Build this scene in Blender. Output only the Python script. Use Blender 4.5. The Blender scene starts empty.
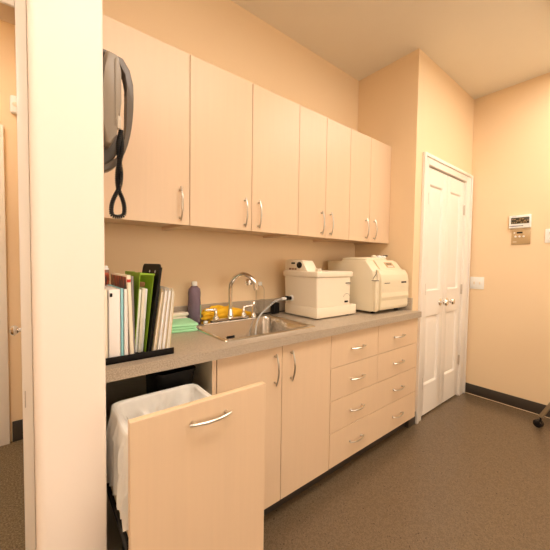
import bpy, bmesh, math, random
from math import pi, sin, cos, radians as R
from mathutils import Vector as V, Matrix, noise
random.seed(7)
sc = bpy.context.scene
COL = sc.collection

# ------------------------------------------------------------------ materials
def lin(c):
    c = c / 255
    return c / 12.92 if c <= .04045 else ((c + .055) / 1.055) ** 2.4
def rgb(r, g, b): return (lin(r), lin(g), lin(b), 1)

def mat(name, col, rough=.5, metal=0, var=.0, scale=8., stretch=(1, 1, 1), bump=0., spec=.5, **kw):
    m = bpy.data.materials.new(name); m.use_nodes = True
    n = m.node_tree.nodes; l = m.node_tree.links; b = n['Principled BSDF']
    b.inputs['Base Color'].default_value = col
    b.inputs['Roughness'].default_value = rough; b.inputs['Metallic'].default_value = metal
    b.inputs['Specular IOR Level'].default_value = spec
    for k, v in kw.items(): b.inputs[k.replace('_', ' ')].default_value = v
    tc = n.new('ShaderNodeTexCoord'); mp = n.new('ShaderNodeMapping'); mp.inputs['Scale'].default_value = stretch
    l.new(tc.outputs['Object'], mp.inputs['Vector'])
    nz = n.new('ShaderNodeTexNoise'); nz.inputs['Scale'].default_value = scale; nz.inputs['Detail'].default_value = 4
    l.new(mp.outputs['Vector'], nz.inputs['Vector'])
    if var:
        mx = n.new('ShaderNodeMix'); mx.data_type = 'RGBA'
        mx.inputs['A'].default_value = tuple(c * (1 - var) for c in col[:3]) + (1,)
        mx.inputs['B'].default_value = tuple(min(1, c * (1 + var)) for c in col[:3]) + (1,)
        l.new(nz.outputs['Fac'], mx.inputs['Factor']); l.new(mx.outputs['Result'], b.inputs['Base Color'])
    if bump:
        bp = n.new('ShaderNodeBump'); bp.inputs['Strength'].default_value = bump; bp.inputs['Distance'].default_value = .002
        l.new(nz.outputs['Fac'], bp.inputs['Height']); l.new(bp.outputs['Normal'], b.inputs['Normal'])
    return m

def speckle(name, stops, scale, rough, bump=0., spec=.5):
    m = bpy.data.materials.new(name); m.use_nodes = True
    n = m.node_tree.nodes; l = m.node_tree.links; b = n['Principled BSDF']
    b.inputs['Roughness'].default_value = rough; b.inputs['Specular IOR Level'].default_value = spec
    tc = n.new('ShaderNodeTexCoord')
    nz = n.new('ShaderNodeTexNoise'); nz.inputs['Scale'].default_value = scale; nz.inputs['Detail'].default_value = 6
    nz.inputs['Roughness'].default_value = .7
    l.new(tc.outputs['Object'], nz.inputs['Vector'])
    cr = n.new('ShaderNodeValToRGB'); e = cr.color_ramp.elements
    e[0].position, e[0].color = stops[0]; e[1].position, e[1].color = stops[-1]
    for p, c in stops[1:-1]:
        k = e.new(p); k.color = c
    l.new(nz.outputs['Fac'], cr.inputs['Fac']); l.new(cr.outputs['Color'], b.inputs['Base Color'])
    if bump:
        bp = n.new('ShaderNodeBump'); bp.inputs['Strength'].default_value = bump; bp.inputs['Distance'].default_value = .004
        l.new(nz.outputs['Fac'], bp.inputs['Height']); l.new(bp.outputs['Normal'], b.inputs['Normal'])
    return m

def emit(name, col, s):
    m = bpy.data.materials.new(name); m.use_nodes = True
    b = m.node_tree.nodes['Principled BSDF']
    b.inputs['Base Color'].default_value = (.9, .9, .9, 1)
    b.inputs['Emission Color'].default_value = col; b.inputs['Emission Strength'].default_value = s
    return m

LAMP = (1, .89, .775, 1)
M = dict(
    wall=mat('peach_paint', rgb(242, 214, 174), .55, var=.015, scale=3, bump=.05),
    wing=mat('cream_paint', rgb(250, 235, 220), .55, var=.015, scale=3, bump=.05),
    ceil=mat('ceiling_paint', rgb(240, 232, 215), .8, var=.015, scale=5, bump=.05),
    trim=mat('white_trim_paint', rgb(246, 238, 227), .3, var=.01, scale=4),
    lam=mat('beige_laminate', rgb(229, 199, 165), .36, var=.035, scale=26, stretch=(3, 3, .12)),
    lamedge=mat('laminate_edge', rgb(222, 196, 158), .45, var=.02),
    inner=mat('cabinet_lining', rgb(214, 202, 178), .5, var=.02),
    kick=mat('dark_vinyl', rgb(62, 54, 46), .45, var=.08, scale=30),
    floor=speckle('speckled_vinyl_floor', [(.3, rgb(62, 49, 38)), (.46, rgb(120, 101, 78)), (.56, rgb(98, 82, 62)), (.82, rgb(150, 124, 98))], 75, .26, .02),
    carpet=speckle('brown_carpet', [(.3, rgb(70, 58, 40)), (.5, rgb(122, 104, 76)), (.72, rgb(170, 150, 115))], 120, .95, .8),
    top=speckle('grey_stone_laminate', [(.3, rgb(136, 120, 104)), (.5, rgb(178, 162, 142)), (.7, rgb(206, 190, 168))], 260, .38),
    chrome=mat('chrome', (.82, .8, .77, 1), .12, 1, var=.02),
    nickel=mat('brushed_nickel', (.62, .57, .5, 1), .28, 1, var=.05, scale=60),
    steel=mat('brushed_steel', (.58, .54, .48, 1), .22, 1, var=.06, scale=30, stretch=(.3, 6, 6)),
    black=mat('black_plastic', rgb(14, 12, 12), .45, var=.1, spec=.3),
    blackmetal=mat('black_enamel', rgb(18, 14, 12), .5, var=.1, spec=.2),
    paleplug=mat('pale_plug', rgb(206, 192, 172), .3, var=.03),
    grey=mat('taupe_plastic', rgb(148, 134, 116), .38, var=.03),
    darkgrey=mat('charcoal_plastic', rgb(100, 88, 76), .35, var=.03),
    ivory=mat('ivory_plastic', rgb(240, 226, 202), .38, var=.012),
    ivory2=mat('cream_enamel', rgb(234, 220, 190), .38, var=.012),
    seam=mat('shadow_grey_rubber', rgb(70, 56, 44), .6, var=.05),
    white=mat('white_plastic', rgb(242, 240, 234), .35, var=.01),
    paper=mat('white_paper', rgb(250, 245, 240), .8, var=.03, scale=60, stretch=(1, 1, .1)),
    cream=mat('cream_paper', rgb(250, 238, 214), .8, var=.03, scale=60, stretch=(1, 1, .1)),
    manila=mat('manila_card', rgb(252, 230, 186), .75, var=.03, scale=20),
    teal=mat('teal_cover', rgb(160, 224, 232), .5, var=.03),
    greyc=mat('grey_cover', rgb(150, 140, 140), .5, var=.05),
    red=mat('red_tag', rgb(206, 60, 40), .5, var=.05),
    green=mat('lime_card', rgb(150, 190, 40), .5, var=.04),
    mint=mat('mint_towel', rgb(172, 234, 184), .95, var=.06, scale=90, bump=.6),
    cloth=mat('white_cloth', rgb(232, 220, 202), .95, var=.04, scale=80, bump=.5),
    yellow=mat('yellow_cloth', rgb(252, 194, 36), .75, var=.08, scale=40, bump=.3),
    liquid=mat('purple_liquid', rgb(160, 142, 160), .1, var=.35, scale=40, stretch=(1, 1, .25), Transmission_Weight=.45, IOR=1.1),
    clearwall=mat('thin_clear_plastic', (.95, .93, .92, 1), .05, var=.005, Transmission_Weight=1., IOR=1.05),
    label=mat('bottle_label', rgb(150, 196, 160), .5, var=.2, scale=70),
    clear=mat('clear_plastic', (.97, .96, .93, 1), .06, var=.005, Transmission_Weight=1., IOR=1.12),
    soap=mat('yellow_green_soap', rgb(196, 180, 60), .2, var=.1, Transmission_Weight=.5),
    tube=mat('clear_hose', (.9, .9, .87, 1), .12, var=.02, Transmission_Weight=.7, IOR=1.2),
    bag=mat('white_bin_bag', rgb(244, 240, 232), .34, var=.05, scale=14, bump=.4, Transmission_Weight=.12),
    lcd=mat('dark_lcd', rgb(66, 58, 42), .15, var=.2, scale=120),
    blue=mat('navy_print', rgb(60, 60, 110), .5, var=.05),
    ink=mat('dark_print', rgb(44, 32, 26), .6, var=.1),
    tan=mat('tan_metal', rgb(196, 166, 122), .35, .3, var=.05, scale=60, stretch=(1, 1, 8)),
    brown=mat('brown_wood', rgb(140, 92, 48), .5, var=.1, scale=30),
    legmetal=mat('satin_metal', rgb(176, 160, 132), .35, .6, var=.04),
    rubber=mat('black_rubber', rgb(20, 18, 20), .25, var=.1),
    lamp=emit('lit_diffuser', LAMP, 15.5),
    fill_pane=emit('added_fill_glow', (1, .9, .77, 1), 3.9),  # glow of the added frontal fill panel behind the camera
    fill_pane2=emit('added_fill_glow_left', (1, .9, .77, 1), 3.4),  # same added glow, for the left fill panel that brightens the doorway casing
    lamp2=emit('lit_diffuser_next_room', LAMP, 18.),
)
def cover_mat():
    m = bpy.data.materials.new('printed_catalogue_cover'); m.use_nodes = True
    n = m.node_tree.nodes; l = m.node_tree.links; b = n['Principled BSDF']; b.inputs['Roughness'].default_value = .35
    tc = n.new('ShaderNodeTexCoord'); mp = n.new('ShaderNodeMapping'); mp.inputs['Scale'].default_value = (20, 26, 7)
    l.new(tc.outputs['Object'], mp.inputs['Vector'])
    nz = n.new('ShaderNodeTexNoise'); nz.inputs['Scale'].default_value = 1.6; nz.inputs['Detail'].default_value = 3
    l.new(mp.outputs['Vector'], nz.inputs['Vector'])
    cr = n.new('ShaderNodeValToRGB'); cr.color_ramp.interpolation = 'EASE'; e = cr.color_ramp.elements
    e[0].position, e[0].color = .36, rgb(54, 30, 22); e[1].position, e[1].color = .68, rgb(206, 186, 160)
    for p, c in ((.44, rgb(120, 52, 30)), (.5, rgb(196, 84, 44)), (.56, rgb(140, 110, 90)), (.6, rgb(96, 62, 48))):
        k = e.new(p); k.color = c
    l.new(nz.outputs['Fac'], cr.inputs['Fac']); l.new(cr.outputs['Color'], b.inputs['Base Color'])
    return m
M['cover'] = cover_mat()

# ------------------------------------------------------------------ mesh builder
class MB:
    def __init__(s): s.bm = bmesh.new()
    def _xf(s, vs, m):
        if m is not None:
            for v in vs: v.co = m @ v.co
    def box(s, x0, x1, y0, y1, z0, z1, bev=0, seg=2, m=None):
        c = bmesh.ops.create_cube(s.bm, size=1)['verts']
        for v in c:
            v.co = V((x0 + (v.co.x + .5) * (x1 - x0), y0 + (v.co.y + .5) * (y1 - y0), z0 + (v.co.z + .5) * (z1 - z0)))
        s._xf(c, m)
        if bev:
            es = list({e for v in c for e in v.link_edges})
            bmesh.ops.bevel(s.bm, geom=es, offset=bev, segments=seg, affect='EDGES', profile=.5)
        return s
    def loops(s, ls, cap0=True, cap1=True, close=True):
        rows = [[s.bm.verts.new(p) for p in L] for L in ls]
        n = len(rows[0])
        for a, b in zip(rows, rows[1:]):
            for i in range(n if close else n - 1):
                j = (i + 1) % n
                s.bm.faces.new((a[i], a[j], b[j], b[i]))
        if cap0: s.bm.faces.new(list(reversed(rows[0])))
        if cap1: s.bm.faces.new(rows[-1])
        return s
    def tube(s, pts, r, n=10, closed=False, caps=True):
        pts = [V(p) for p in pts]; k = len(pts)
        rs = r if isinstance(r, (list, tuple)) else [r] * k
        T = []
        for i in range(k):
            a = pts[(i - 1) % k] if closed or i else pts[0]
            b = pts[(i + 1) % k] if closed or i < k - 1 else pts[-1]
            T.append((b - a).normalized())
        u = T[0].orthogonal().normalized(); rows = []
        for i in range(k):
            u = (u - T[i] * u.dot(T[i]))
            u = u.normalized() if u.length > 1e-6 else T[i].orthogonal().normalized()
            w = T[i].cross(u)
            rows.append([pts[i] + (u * cos(2 * pi * q / n) + w * sin(2 * pi * q / n)) * rs[i] for q in range(n)])
        if closed: rows.append(rows[0]); caps = False
        return s.loops(rows, caps, caps)
    def cyl(s, p0, p1, r0, r1=None, n=20): return s.tube([p0, p1], [r0, r0 if r1 is None else r1], n)
    def lathe(s, prof, c, n=24, ax='z', caps=True):
        c = V(c); rows = []
        for r, h in prof:
            row = []
            for q in range(n):
                a = 2 * pi * q / n; p = V((r * cos(a), r * sin(a), h))
                if ax == 'x': p = V((p.z, p.x, p.y))
                elif ax == 'y': p = V((p.x, p.z, p.y))
                row.append(c + p)
            rows.append(row)
        return s.loops(rows, caps, caps)
    def prism(s, poly, ax, a0, a1, bev=0):
        f = {'x': lambda p, t: V((t, p[0], p[1])), 'y': lambda p, t: V((p[0], t, p[1])), 'z': lambda p, t: V((p[0], p[1], t))}[ax]
        b = len(s.bm.verts)
        s.loops([[f(p, a0) for p in poly], [f(p, a1) for p in poly]])
        if bev:
            s.bm.verts.ensure_lookup_table(); vs = list(s.bm.verts)[b:]
            es = list({e for v in vs for e in v.link_edges})
            bmesh.ops.bevel(s.bm, geom=es, offset=bev, segments=2, affect='EDGES', profile=.5)
        return s
    def ball(s, c, r, sc_=(1, 1, 1), u=20, v=12):
        vs = bmesh.ops.create_uvsphere(s.bm, u_segments=u, v_segments=v, radius=r)['verts']
        for q in vs: q.co = V(c) + V((q.co.x * sc_[0], q.co.y * sc_[1], q.co.z * sc_[2]))
        return s
    def apply(s, m):
        for v in s.bm.verts: v.co = m @ v.co
        return s

WL = {}
def tag(o, label=None, cat=None, group=None, kind=None):
    if label: o['label'] = label
    if cat: o['category'] = cat
    if group: o['group'] = group
    if kind: o['kind'] = kind
    return o
def obj(name, mb, m, parent=None, ang=35, smooth=True):
    bm = mb.bm
    bmesh.ops.recalc_face_normals(bm, faces=bm.faces)
    if parent is None:
        xs = [v.co for v in bm.verts]
        lo = [min(v[i] for v in xs) for i in range(3)]; hi = [max(v[i] for v in xs) for i in range(3)]
        org = V(((lo[0] + hi[0]) / 2, (lo[1] + hi[1]) / 2, lo[2]))
    else: org = WL[parent.name]
    for v in bm.verts: v.co -= org
    me = bpy.data.meshes.new(name); bm.to_mesh(me); bm.free()
    me.materials.append(M[m])
    if smooth:
        for p in me.polygons: p.use_smooth = True
        me.set_sharp_from_angle(angle=R(ang))
    o = bpy.data.objects.new(name, me); COL.objects.link(o)
    if parent is None: o.location = org
    else: o.parent = parent
    WL[o.name] = org.copy()
    return o
def thing(name, loc, label, cat, group=None):
    o = bpy.data.objects.new(name, None); COL.objects.link(o); o.location = loc; o.empty_display_size = .05
    WL[o.name] = V(loc); return tag(o, label, cat, group)
def struct(name, mb, m, label, cat, parent=None, **k):
    o = obj(name, mb, m, parent, **k)
    if parent is None: tag(o, label, cat, kind='structure')
    return o

# ------------------------------------------------------------------ measured frame of the place (metres)
CAM = V((-.0109, -1.0914, 1.2548))
XW = .143; XS = 2.2406; YB = .584; YC = .0534; XR = 3.3345; ZC = 2.85; YF = 1.633
CT, CB = .9103, .8704            # worktop top / underside
T = .12

# ------------------------------------------------------------------ room shell
struct('floor', MB().box(-2.2, XR + T, -3.4, .36, -.1, 0), 'floor', 'dark speckled vinyl floor of the supply room', 'floor')
struct('floor_next_room', MB().box(-2.2, 0.1, .36, YF + T, -.1, 0), 'carpet', 'brown carpet on the floor of the next room', 'floor')
struct('ceiling', MB().box(-2.2, XR + T, -3.4, YF + T, ZC, ZC + .1), 'ceil', 'cream ceiling above the room', 'ceiling')
struct('wall_back', MB().box(XW - .02, XS + T, YB, YB + T, 0, ZC), 'wall', 'peach wall behind the counter and cabinets', 'wall')
struct('wall_closet_side', MB().box(XS, XS + .1, YC + .1, YB, 0, ZC), 'wall', 'peach side wall at the right end of the counter', 'wall')
ox0, ox1, oz = 2.424, 3.198, 2.045     # closet door opening
m = MB().box(XS, ox0, YC, YC + .1, 0, ZC).box(ox1, XR, YC, YC + .1, 0, ZC).box(ox0, ox1, YC, YC + .1, oz, ZC)
struct('wall_closet_front', m, 'wall', 'peach wall around the white double closet doors', 'wall')
struct('wall_closet_back', MB().box(XS + .1, XR, YB, YB + T, 0, ZC), 'wall', 'wall inside the closet', 'wall')
struct('wall_right', MB().box(XR, XR + T, -3.4, YB + T, 0, ZC), 'wall', 'plain peach wall on the right with switches', 'wall')
struct('wall_front', MB().box(-2.2, XR + T, -3.4 - T, -3.4, 0, ZC), 'wall', 'wall behind the camera', 'wall')
struct('wall_left', MB().box(-2.2 - T, -2.2, -3.4, YF + T, 0, ZC), 'wall', 'far left wall', 'wall')
def arc(cx, cy, r, a0, a1, n=6): return [(cx + r * cos(R(a0 + (a1 - a0) * i / n)), cy + r * sin(R(a0 + (a1 - a0) * i / n))) for i in range(n + 1)]
xl = -.0115; yw = -.17
poly = [(xl, YB + T), ] + arc(xl + .022, yw + .022, .022, 180, 270, 8) + arc(XW - .006, yw + .006, .006, 270, 360, 4) + [(XW, YB + T)]
struct('wall_wing', MB().prism(poly, 'z', 0, ZC), 'wing', 'cream end of the short wing wall left of the cabinets', 'wall', ang=20)
# doorway left of the wing wall
dx0, dx1 = -.95, -.0425
m = MB().box(-2.2, dx0, .30, .42, 0, ZC).box(dx0, xl, .30, .42, 2.12, ZC).box(dx1, xl, .30, .42, 0, 2.12)
struct('wall_doorway', m, 'wall', 'wall around the doorway to the next room', 'wall')
m = MB().box(-.043, -.0125, .286, .30, 0, 2.165, .004).box(dx0 - .06, dx0 - .01, .286, .30, 0, 2.165, .004).box(dx0 - .01, -.043, .286, .30, 2.105, 2.165, .004)
t = struct('trim_doorway', m, 'trim', 'white door casing beside the cream wing wall', 'door trim')
obj('strike_plate', MB().box(-.0365, -.0335, .2845, .287, .73, .79, .0005), 'nickel', t)
struct('wall_far', MB().box(-2.2, .1, YF, YF + T, 0, ZC), 'wall', 'tan wall seen through the doorway', 'wall')
struct('wall_next_room_right', MB().box(0, .1, YB + T, YF, 0, ZC), 'wall', 'right side wall of the next room', 'wall')
struct('baseboard_far', MB().box(-.13, 0, YF - .012, YF, 0, .14, .003), 'kick', 'dark vinyl baseboard in the next room', 'baseboard')
# door leaf standing open, seen on edge, with a round knob
d3 = struct('door_3', MB().box(-.0465, -.012, .44, 1.16, .012, 2.08, .002), 'trim', 'white door standing open beyond the wing wall, seen on edge', 'door')
k = obj('knob', MB().lathe([(.004, 0), (.03, 0), (.032, -.004), (.028, -.009), (.011, -.012), (.012, -.022), (.020, -.027), (.027, -.035), (.028, -.043), (.021, -.054), (.004, -.059)], (-.0465, 1.0, .883), 24, 'x'), 'chrome', d3)
# far door with casing
d4 = struct('door_4', MB().box(-1.02, -.215, YF - .02, YF - .001, .012, 2.05, .002), 'trim', 'white door on the far wall of the next room', 'door')
m = MB().box(-.215, -.142, YF - .028, YF, 0, 2.135, .005).box(-1.095, -1.02, YF - .028, YF, 0, 2.135, .005).box(-1.02, -.215, YF - .028, YF, 2.06, 2.135, .005)
struct('trim_far_door', m, 'trim', 'white casing of the far door, left edge of the view', 'door trim')
sn = thing('wall_sensor', (-.083, YF - .001, 2.23), 'small white rounded sensor high on the tan wall of the next room', 'wall sensor')
obj('housing', MB().box(-.108, -.038, YF - .032, YF - .001, 2.225, 2.345, .0155, 5), 'white', sn)
obj('lens', MB().ball((-.080, YF - .031, 2.285), .016, (1, .5, 1)), 'ivory', sn)

# baseboard right
bb = MB().box(XR - .010, XR - .0005, -3.39, YC - .001, 0, .098, .003)
b = struct('baseboard_right', bb, 'kick', 'dark vinyl baseboard along the right wall', 'baseboard')
obj('caulk_line', MB().box(XR - .014, XR - .0098, -3.39, YC - .001, 0, .004), 'lamedge', b)

struct('baseboard_closet', MB().box(XS - .009, 2.339, YC - .010, YC - .0005, 0, .098, .002).box(XS - .009, XS - .0005, YC - .002, .0715, 0, .098, .001), 'kick', 'dark vinyl baseboard left of the closet casing', 'baseboard')
# ------------------------------------------------------------------ closet casing and doors
cx0, cx1, cz = 2.3404, 3.317, 2.1195
def casing_leg(x0, x1, z1):
    return MB().box(x0, x1, YC - .014, YC - .0005, 0, z1, .004).box(x0 + .006, x0 + .03, YC - .022, YC - .013, 0, z1 - .004, .004)
m = MB()
for a, b_ in ((cx0, ox0 + .004), (ox1 - .004, cx1)):
    m.box(a, b_, YC - .014, YC - .0005, 0, cz, .003)
m.box(cx0, cx0 + .028, YC - .024, YC - .013, 0, cz, .005).box(cx1 - .028, cx1, YC - .024, YC - .013, 0, cz, .005)
m.box(cx0 + .028, cx1 - .028, YC - .024, YC - .013, cz - .028, cz, .005)
m.box(ox0 + .004, ox1 - .004, YC - .014, YC - .0005, oz - .004, cz, .003)
m.box(ox0 - .001, ox0 + .011, YC - .004, YC + .1, 0, oz).box(ox1 - .011, ox1 + .001, YC - .004, YC + .1, 0, oz).box(ox0, ox1, YC - .004, YC + .1, oz - .006, oz + .001)
struct('trim_closet', m, 'trim', 'white moulded casing around the closet doors', 'door trim')

def leaf(name, x0, x1, px0, px1, hinge_x, hzs, kx, label):
    y0, y1 = YC + .004, YC + .039; z0, z1 = .016, 2.031
    m = MB()
    zs = [(.265, .838), (1.042, 1.904)]
    m.box(x0, px0, y0, y1, z0, z1, .0015).box(px1, x1, y0, y1, z0, z1, .0015)
    m.box(px0, px1, y0, y1, z0, zs[0][0]).box(px0, px1, y0, y1, zs[0][1], zs[1][0]).box(px0, px1, y0, y1, zs[1][1], z1)
    for a, b_ in zs:
        def rr(d, y): return [(px0 + d, y, a + d), (px1 - d, y, a + d), (px1 - d, y, b_ - d), (px0 + d, y, b_ - d)]
        m.loops([rr(-.001, y1 - .004), rr(-.001, y0 + .001), rr(.006, y0 + .004), rr(.012, y0 + .013), rr(.024, y0 + .013), rr(.05, y0 + .004), rr(.052, y0 + .004)], True, True)
    d = struct(name, m, 'trim', label, 'door', ang=25)
    for z in hzs:
        obj('hinge', MB().box(hinge_x - .008, hinge_x + .008, y0 - .004, y0 + .001, z - .045, z + .045, .001).cyl((hinge_x, y0 - .007, z - .046), (hinge_x, y0 - .007, z + .046), .006, n=12), 'nickel', d)
    obj('knob', MB().lathe([(.004, 0), (.030, 0), (.031, -.005), (.026, -.010), (.010, -.013), (.009, -.028), (.018, -.034), (.027, -.044), (.028, -.054), (.021, -.064), (.004, -.069)], (kx, y0, .938), 28, 'y'), 'chrome', d)
    return d
leaf('door_1', 2.4355, 2.804, 2.488, 2.726, 2.441, (1.78, 1.06, .295), 2.738, 'left white panelled closet door leaf beside the counter')
leaf('door_2', 2.807, 3.1865, 2.880, 3.105, 3.181, (1.775, 1.03, .35), 2.872, 'right white panelled closet door leaf near the room corner')

# ------------------------------------------------------------------ bow handles
def bow(axis, c, y, half=.064, out=.03):
    """bow pull centred at c=(x,z) on a front whose face is at y; axis 'x' or 'z'"""
    m = MB()
    L = half + .011; pts = []; rs = []
    for i in range(15):
        t_ = -1 + 2 * i / 14
        pts.append((t_ * L, y - .012 - (out - .012) * (1 - t_ * t_)))
        rs.append(.0036 + .0012 * (1 - t_ * t_))
    f = (lambda p: (c[0] + p[0], p[1], c[1])) if axis == 'x' else (lambda p: (c[0], p[1], c[1] + p[0]))
    m.tube([f(p) for p in pts], rs, 10)
    for s_ in (-1, 1):
        q = f((s_ * (half - .002), 0)); q2 = f((s_ * (half - .002), y - .016))
        m.cyl((q[0], y + .0005, q[2]), q2, .0062, .004, 12)
    return m

# ------------------------------------------------------------------ wall cabinets
YU, ZU0, ZU1 = .2546, 1.4224, 2.1913
def wall_cabinet(x0, x1, doors, label):
    t = thing('wall_cabinet', ((x0 + x1) / 2, YB, ZU0), label, 'cabinet', 'wall cabinets over the counter')
    c = MB().box(x0 + .0008, x1 - .0008, YU + .021, YB - .001, ZU0 + .018, ZU1 - .002)
    c.box(x0 + .0008, x0 + .018, YU + .021, YB - .001, ZU0 + .001, ZU0 + .02).box(x1 - .018, x1 - .0008, YU + .021, YB - .001, ZU0 + .001, ZU0 + .02)
    obj('carcass', c, 'lam', t)
    for a, b_, hx in doors:
        d = obj('door', MB().box(a + .0015, b_ - .0015, YU, YU + .019, ZU0, ZU1, .0012, 1), 'lam', t)
        obj('handle', bow('z', (hx, 1.516), YU), 'nickel', d)
    return t
wall_cabinet(.147, .5608, [(.147, .5608, .515)], 'beige single door wall cabinet beside the black wall phone')
wall_cabinet(.5608, 1.2406, [(.5608, .9037, .859), (.9037, 1.2406, .947)], 'widest beige double door wall cabinet above the sink')
wall_cabinet(1.2406, 1.7255, [(1.2406, 1.4802, 1.440), (1.4802, 1.7255, 1.526)], 'beige double door wall cabinet above the boxy white machine with a hose')
wall_cabinet(1.7255, 2.2396, [(1.7255, 1.9656, 1.918), (1.9656, 2.2396, 2.021)], 'beige double door wall cabinet ending at the right side wall')

# ------------------------------------------------------------------ base cabinets
YD = 0.0; Z0, Z1 = .1062, .866
def kick(x0, x1, t): obj('toe_kick', MB().box(x0, x1, .072, .09, 0, .11), 'kick', t)
# waste pull-out
bx0, bx1 = XW + .002, .567
t = thing('bin_cabinet', ((bx0 + bx1) / 2, .3, 0), 'beige base cabinet with its waste bin drawer pulled wide open', 'cabinet', 'base cabinets under the worktop')
obj('side_panel', MB().box(bx0, bx0 + .018, .022, YB - .001, .11, CB - .002), 'inner', t)
obj('side_panel', MB().box(bx1 - .019, bx1 - .001, .002, YB - .001, .11, CB - .002), 'inner', t)
obj('back_panel', MB().box(bx0 + .018, bx1 - .019, YB - .016, YB - .001, .11, CB - .002), 'inner', t)
obj('bottom_panel', MB().box(bx0 + .018, bx1 - .019, .022, YB - .016, .11, .128), 'inner', t)
kick(bx0, bx1 - .001, t)
dy = -.322; dX0, dX1 = .1665, .573
dr = obj('drawer', MB().box(dX0, dX1, dy, dy + .019, Z0, .868, .0012, 1), 'lam', t)
obj('handle', bow('x', (.376, .818), dy, .053, .026), 'nickel', dr)
obj('drawer_edge', MB().box(dX0 + .001, dX1 - .001, dy + .0015, dy + .0175, .8675, .8688), 'lamedge', dr)
obj('drawer_side', MB().box(.174, .188, dy + .0195, .17, .50, .60, .001), 'lamedge', dr)
obj('drawer_side', MB().box(.520, .534, dy + .0195, .17, .50, .60, .001), 'lamedge', dr)
obj('drawer_bottom', MB().box(.188, .520, dy + .0195, .30, .135, .149), 'inner', dr)
obj('rail', MB().box(.1655, .1735, dy + .03, .5, .52, .545, .001), 'blackmetal', dr)
obj('rail', MB().box(.5345, .5445, dy + .03, .5, .52, .545, .001), 'blackmetal', dr)
obj('edge_band', MB().box(bx1 - .0188, bx1 - .0012, .0008, .0019, .111, CB - .003), 'lam', t)
# sink base
t = thing('sink_cabinet', (.917, .3, 0), 'beige two door base cabinet below the sink', 'cabinet', 'base cabinets under the worktop')
c = MB()
sx0, sx1 = .568, 1.2655
c.box(sx0, sx0 + .018, YD + .021, YB - .001, .11, CB - .002).box(sx1 - .018, sx1, YD + .021, YB - .001, .11, CB - .002)
c.box(sx0 + .018, sx1 - .018, YB - .016, YB - .001, .11, CB - .002).box(sx0 + .018, sx1 - .018, YD + .021, YB - .016, .11, .128)
c.box(sx0 + .018, sx1 - .018, YD + .021, YD + .039, .80, CB - .002)
obj('carcass', c, 'lam', t); kick(sx0, sx1, t)
for a, b_, hx in ((.569, .9146, .871), (.9146, 1.2655, .971)):
    d = obj('door', MB().box(a + .0015, b_ - .0015, YD, YD + .019, Z0, Z1, .0012, 1), 'lam', t)
    obj('handle', bow('z', (hx, .758), YD), 'nickel', d)
# drawer base
t = thing('drawer_cabinet', (1.753, .3, 0), 'beige base cabinet of stacked drawers at the right end of the counter', 'cabinet', 'base cabinets under the worktop')
gx0, gx1 = 1.2665, XS - .001
obj('carcass', MB().box(gx0, gx1, YD + .021, YB - .001, .11, CB - .002), 'lam', t); kick(gx0, gx1, t)
zz = [(.6745, Z1, .763), (.489, .6745, .581), (.3055, .489, .395), (Z0, .3055, .206)]
for i, (a, b_, hz) in enumerate(zz):
    xs = [(gx0, 1.722, (1.503,)), (1.722, gx1, (1.97,))] if i < 2 else [(gx0, gx1, (1.503, 1.975))]
    for u0, u1, hs in xs:
        d = obj('drawer', MB().box(u0 + .0015, u1 - .0015, YD, YD + .019, a + .0015, b_ - .0015, .0012, 1), 'lam', t)
        for hx in hs: obj('handle', bow('x', (hx, hz), YD, .056), 'nickel', d)

# ------------------------------------------------------------------ worktop with splash
SX0, SX1, SY0, SY1 = .636, 1.203, .052, .532
hx0, hx1, hy0, hy1 = SX0 + .02, SX1 - .02, SY0 + .02, SY1 - .05
def slab_hole(x0, x1, y0, y1, z0, z1):
    m = MB(); X = [x0, hx0, hx1, x1]; Y = [y0, hy0, hy1, y1]
    vt = {}
    for i in range(4):
        for j in range(4):
            for k_, z in enumerate((z0, z1)): vt[i, j, k_] = m.bm.verts.new((X[i], Y[j], z))
    F = m.bm.faces.new
    for i in range(3):
        for j in range(3):
            if i == 1 and j == 1: continue
            for k_ in (0, 1): F([vt[i, j, k_], vt[i + 1, j, k_], vt[i + 1, j + 1, k_], vt[i, j + 1, k_]])
    for i in range(3):
        for j in (0, 3): F([vt[i, j, 0], vt[i + 1, j, 0], vt[i + 1, j, 1], vt[i, j, 1]])
        for j in (0, 3): F([vt[j, i, 0], vt[j, i + 1, 0], vt[j, i + 1, 1], vt[j, i, 1]])
    for j in (1, 2): F([vt[1, j, 0], vt[2, j, 0], vt[2, j, 1], vt[1, j, 1]])
    for i in (1, 2): F([vt[i, 1, 0], vt[i, 2, 0], vt[i, 2, 1], vt[i, 1, 1]])
    return m
ct = obj('countertop', slab_hole(XW + .001, XS - .001, -.0254, YB - .001, CB, CT), 'top', smooth=False)
tag(ct, 'long grey speckled laminate worktop along the back wall', 'countertop')
obj('backsplash', MB().box(XW + .001, XS - .001, YB - .021, YB - .001, CT - .001, 1.004, .0015, 1), 'top', ct)
obj('side_splash', MB().box(XS - .021, XS - .001, .045, YB - .021, CT - .001, 1.004, .0015, 1), 'top', ct)

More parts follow.
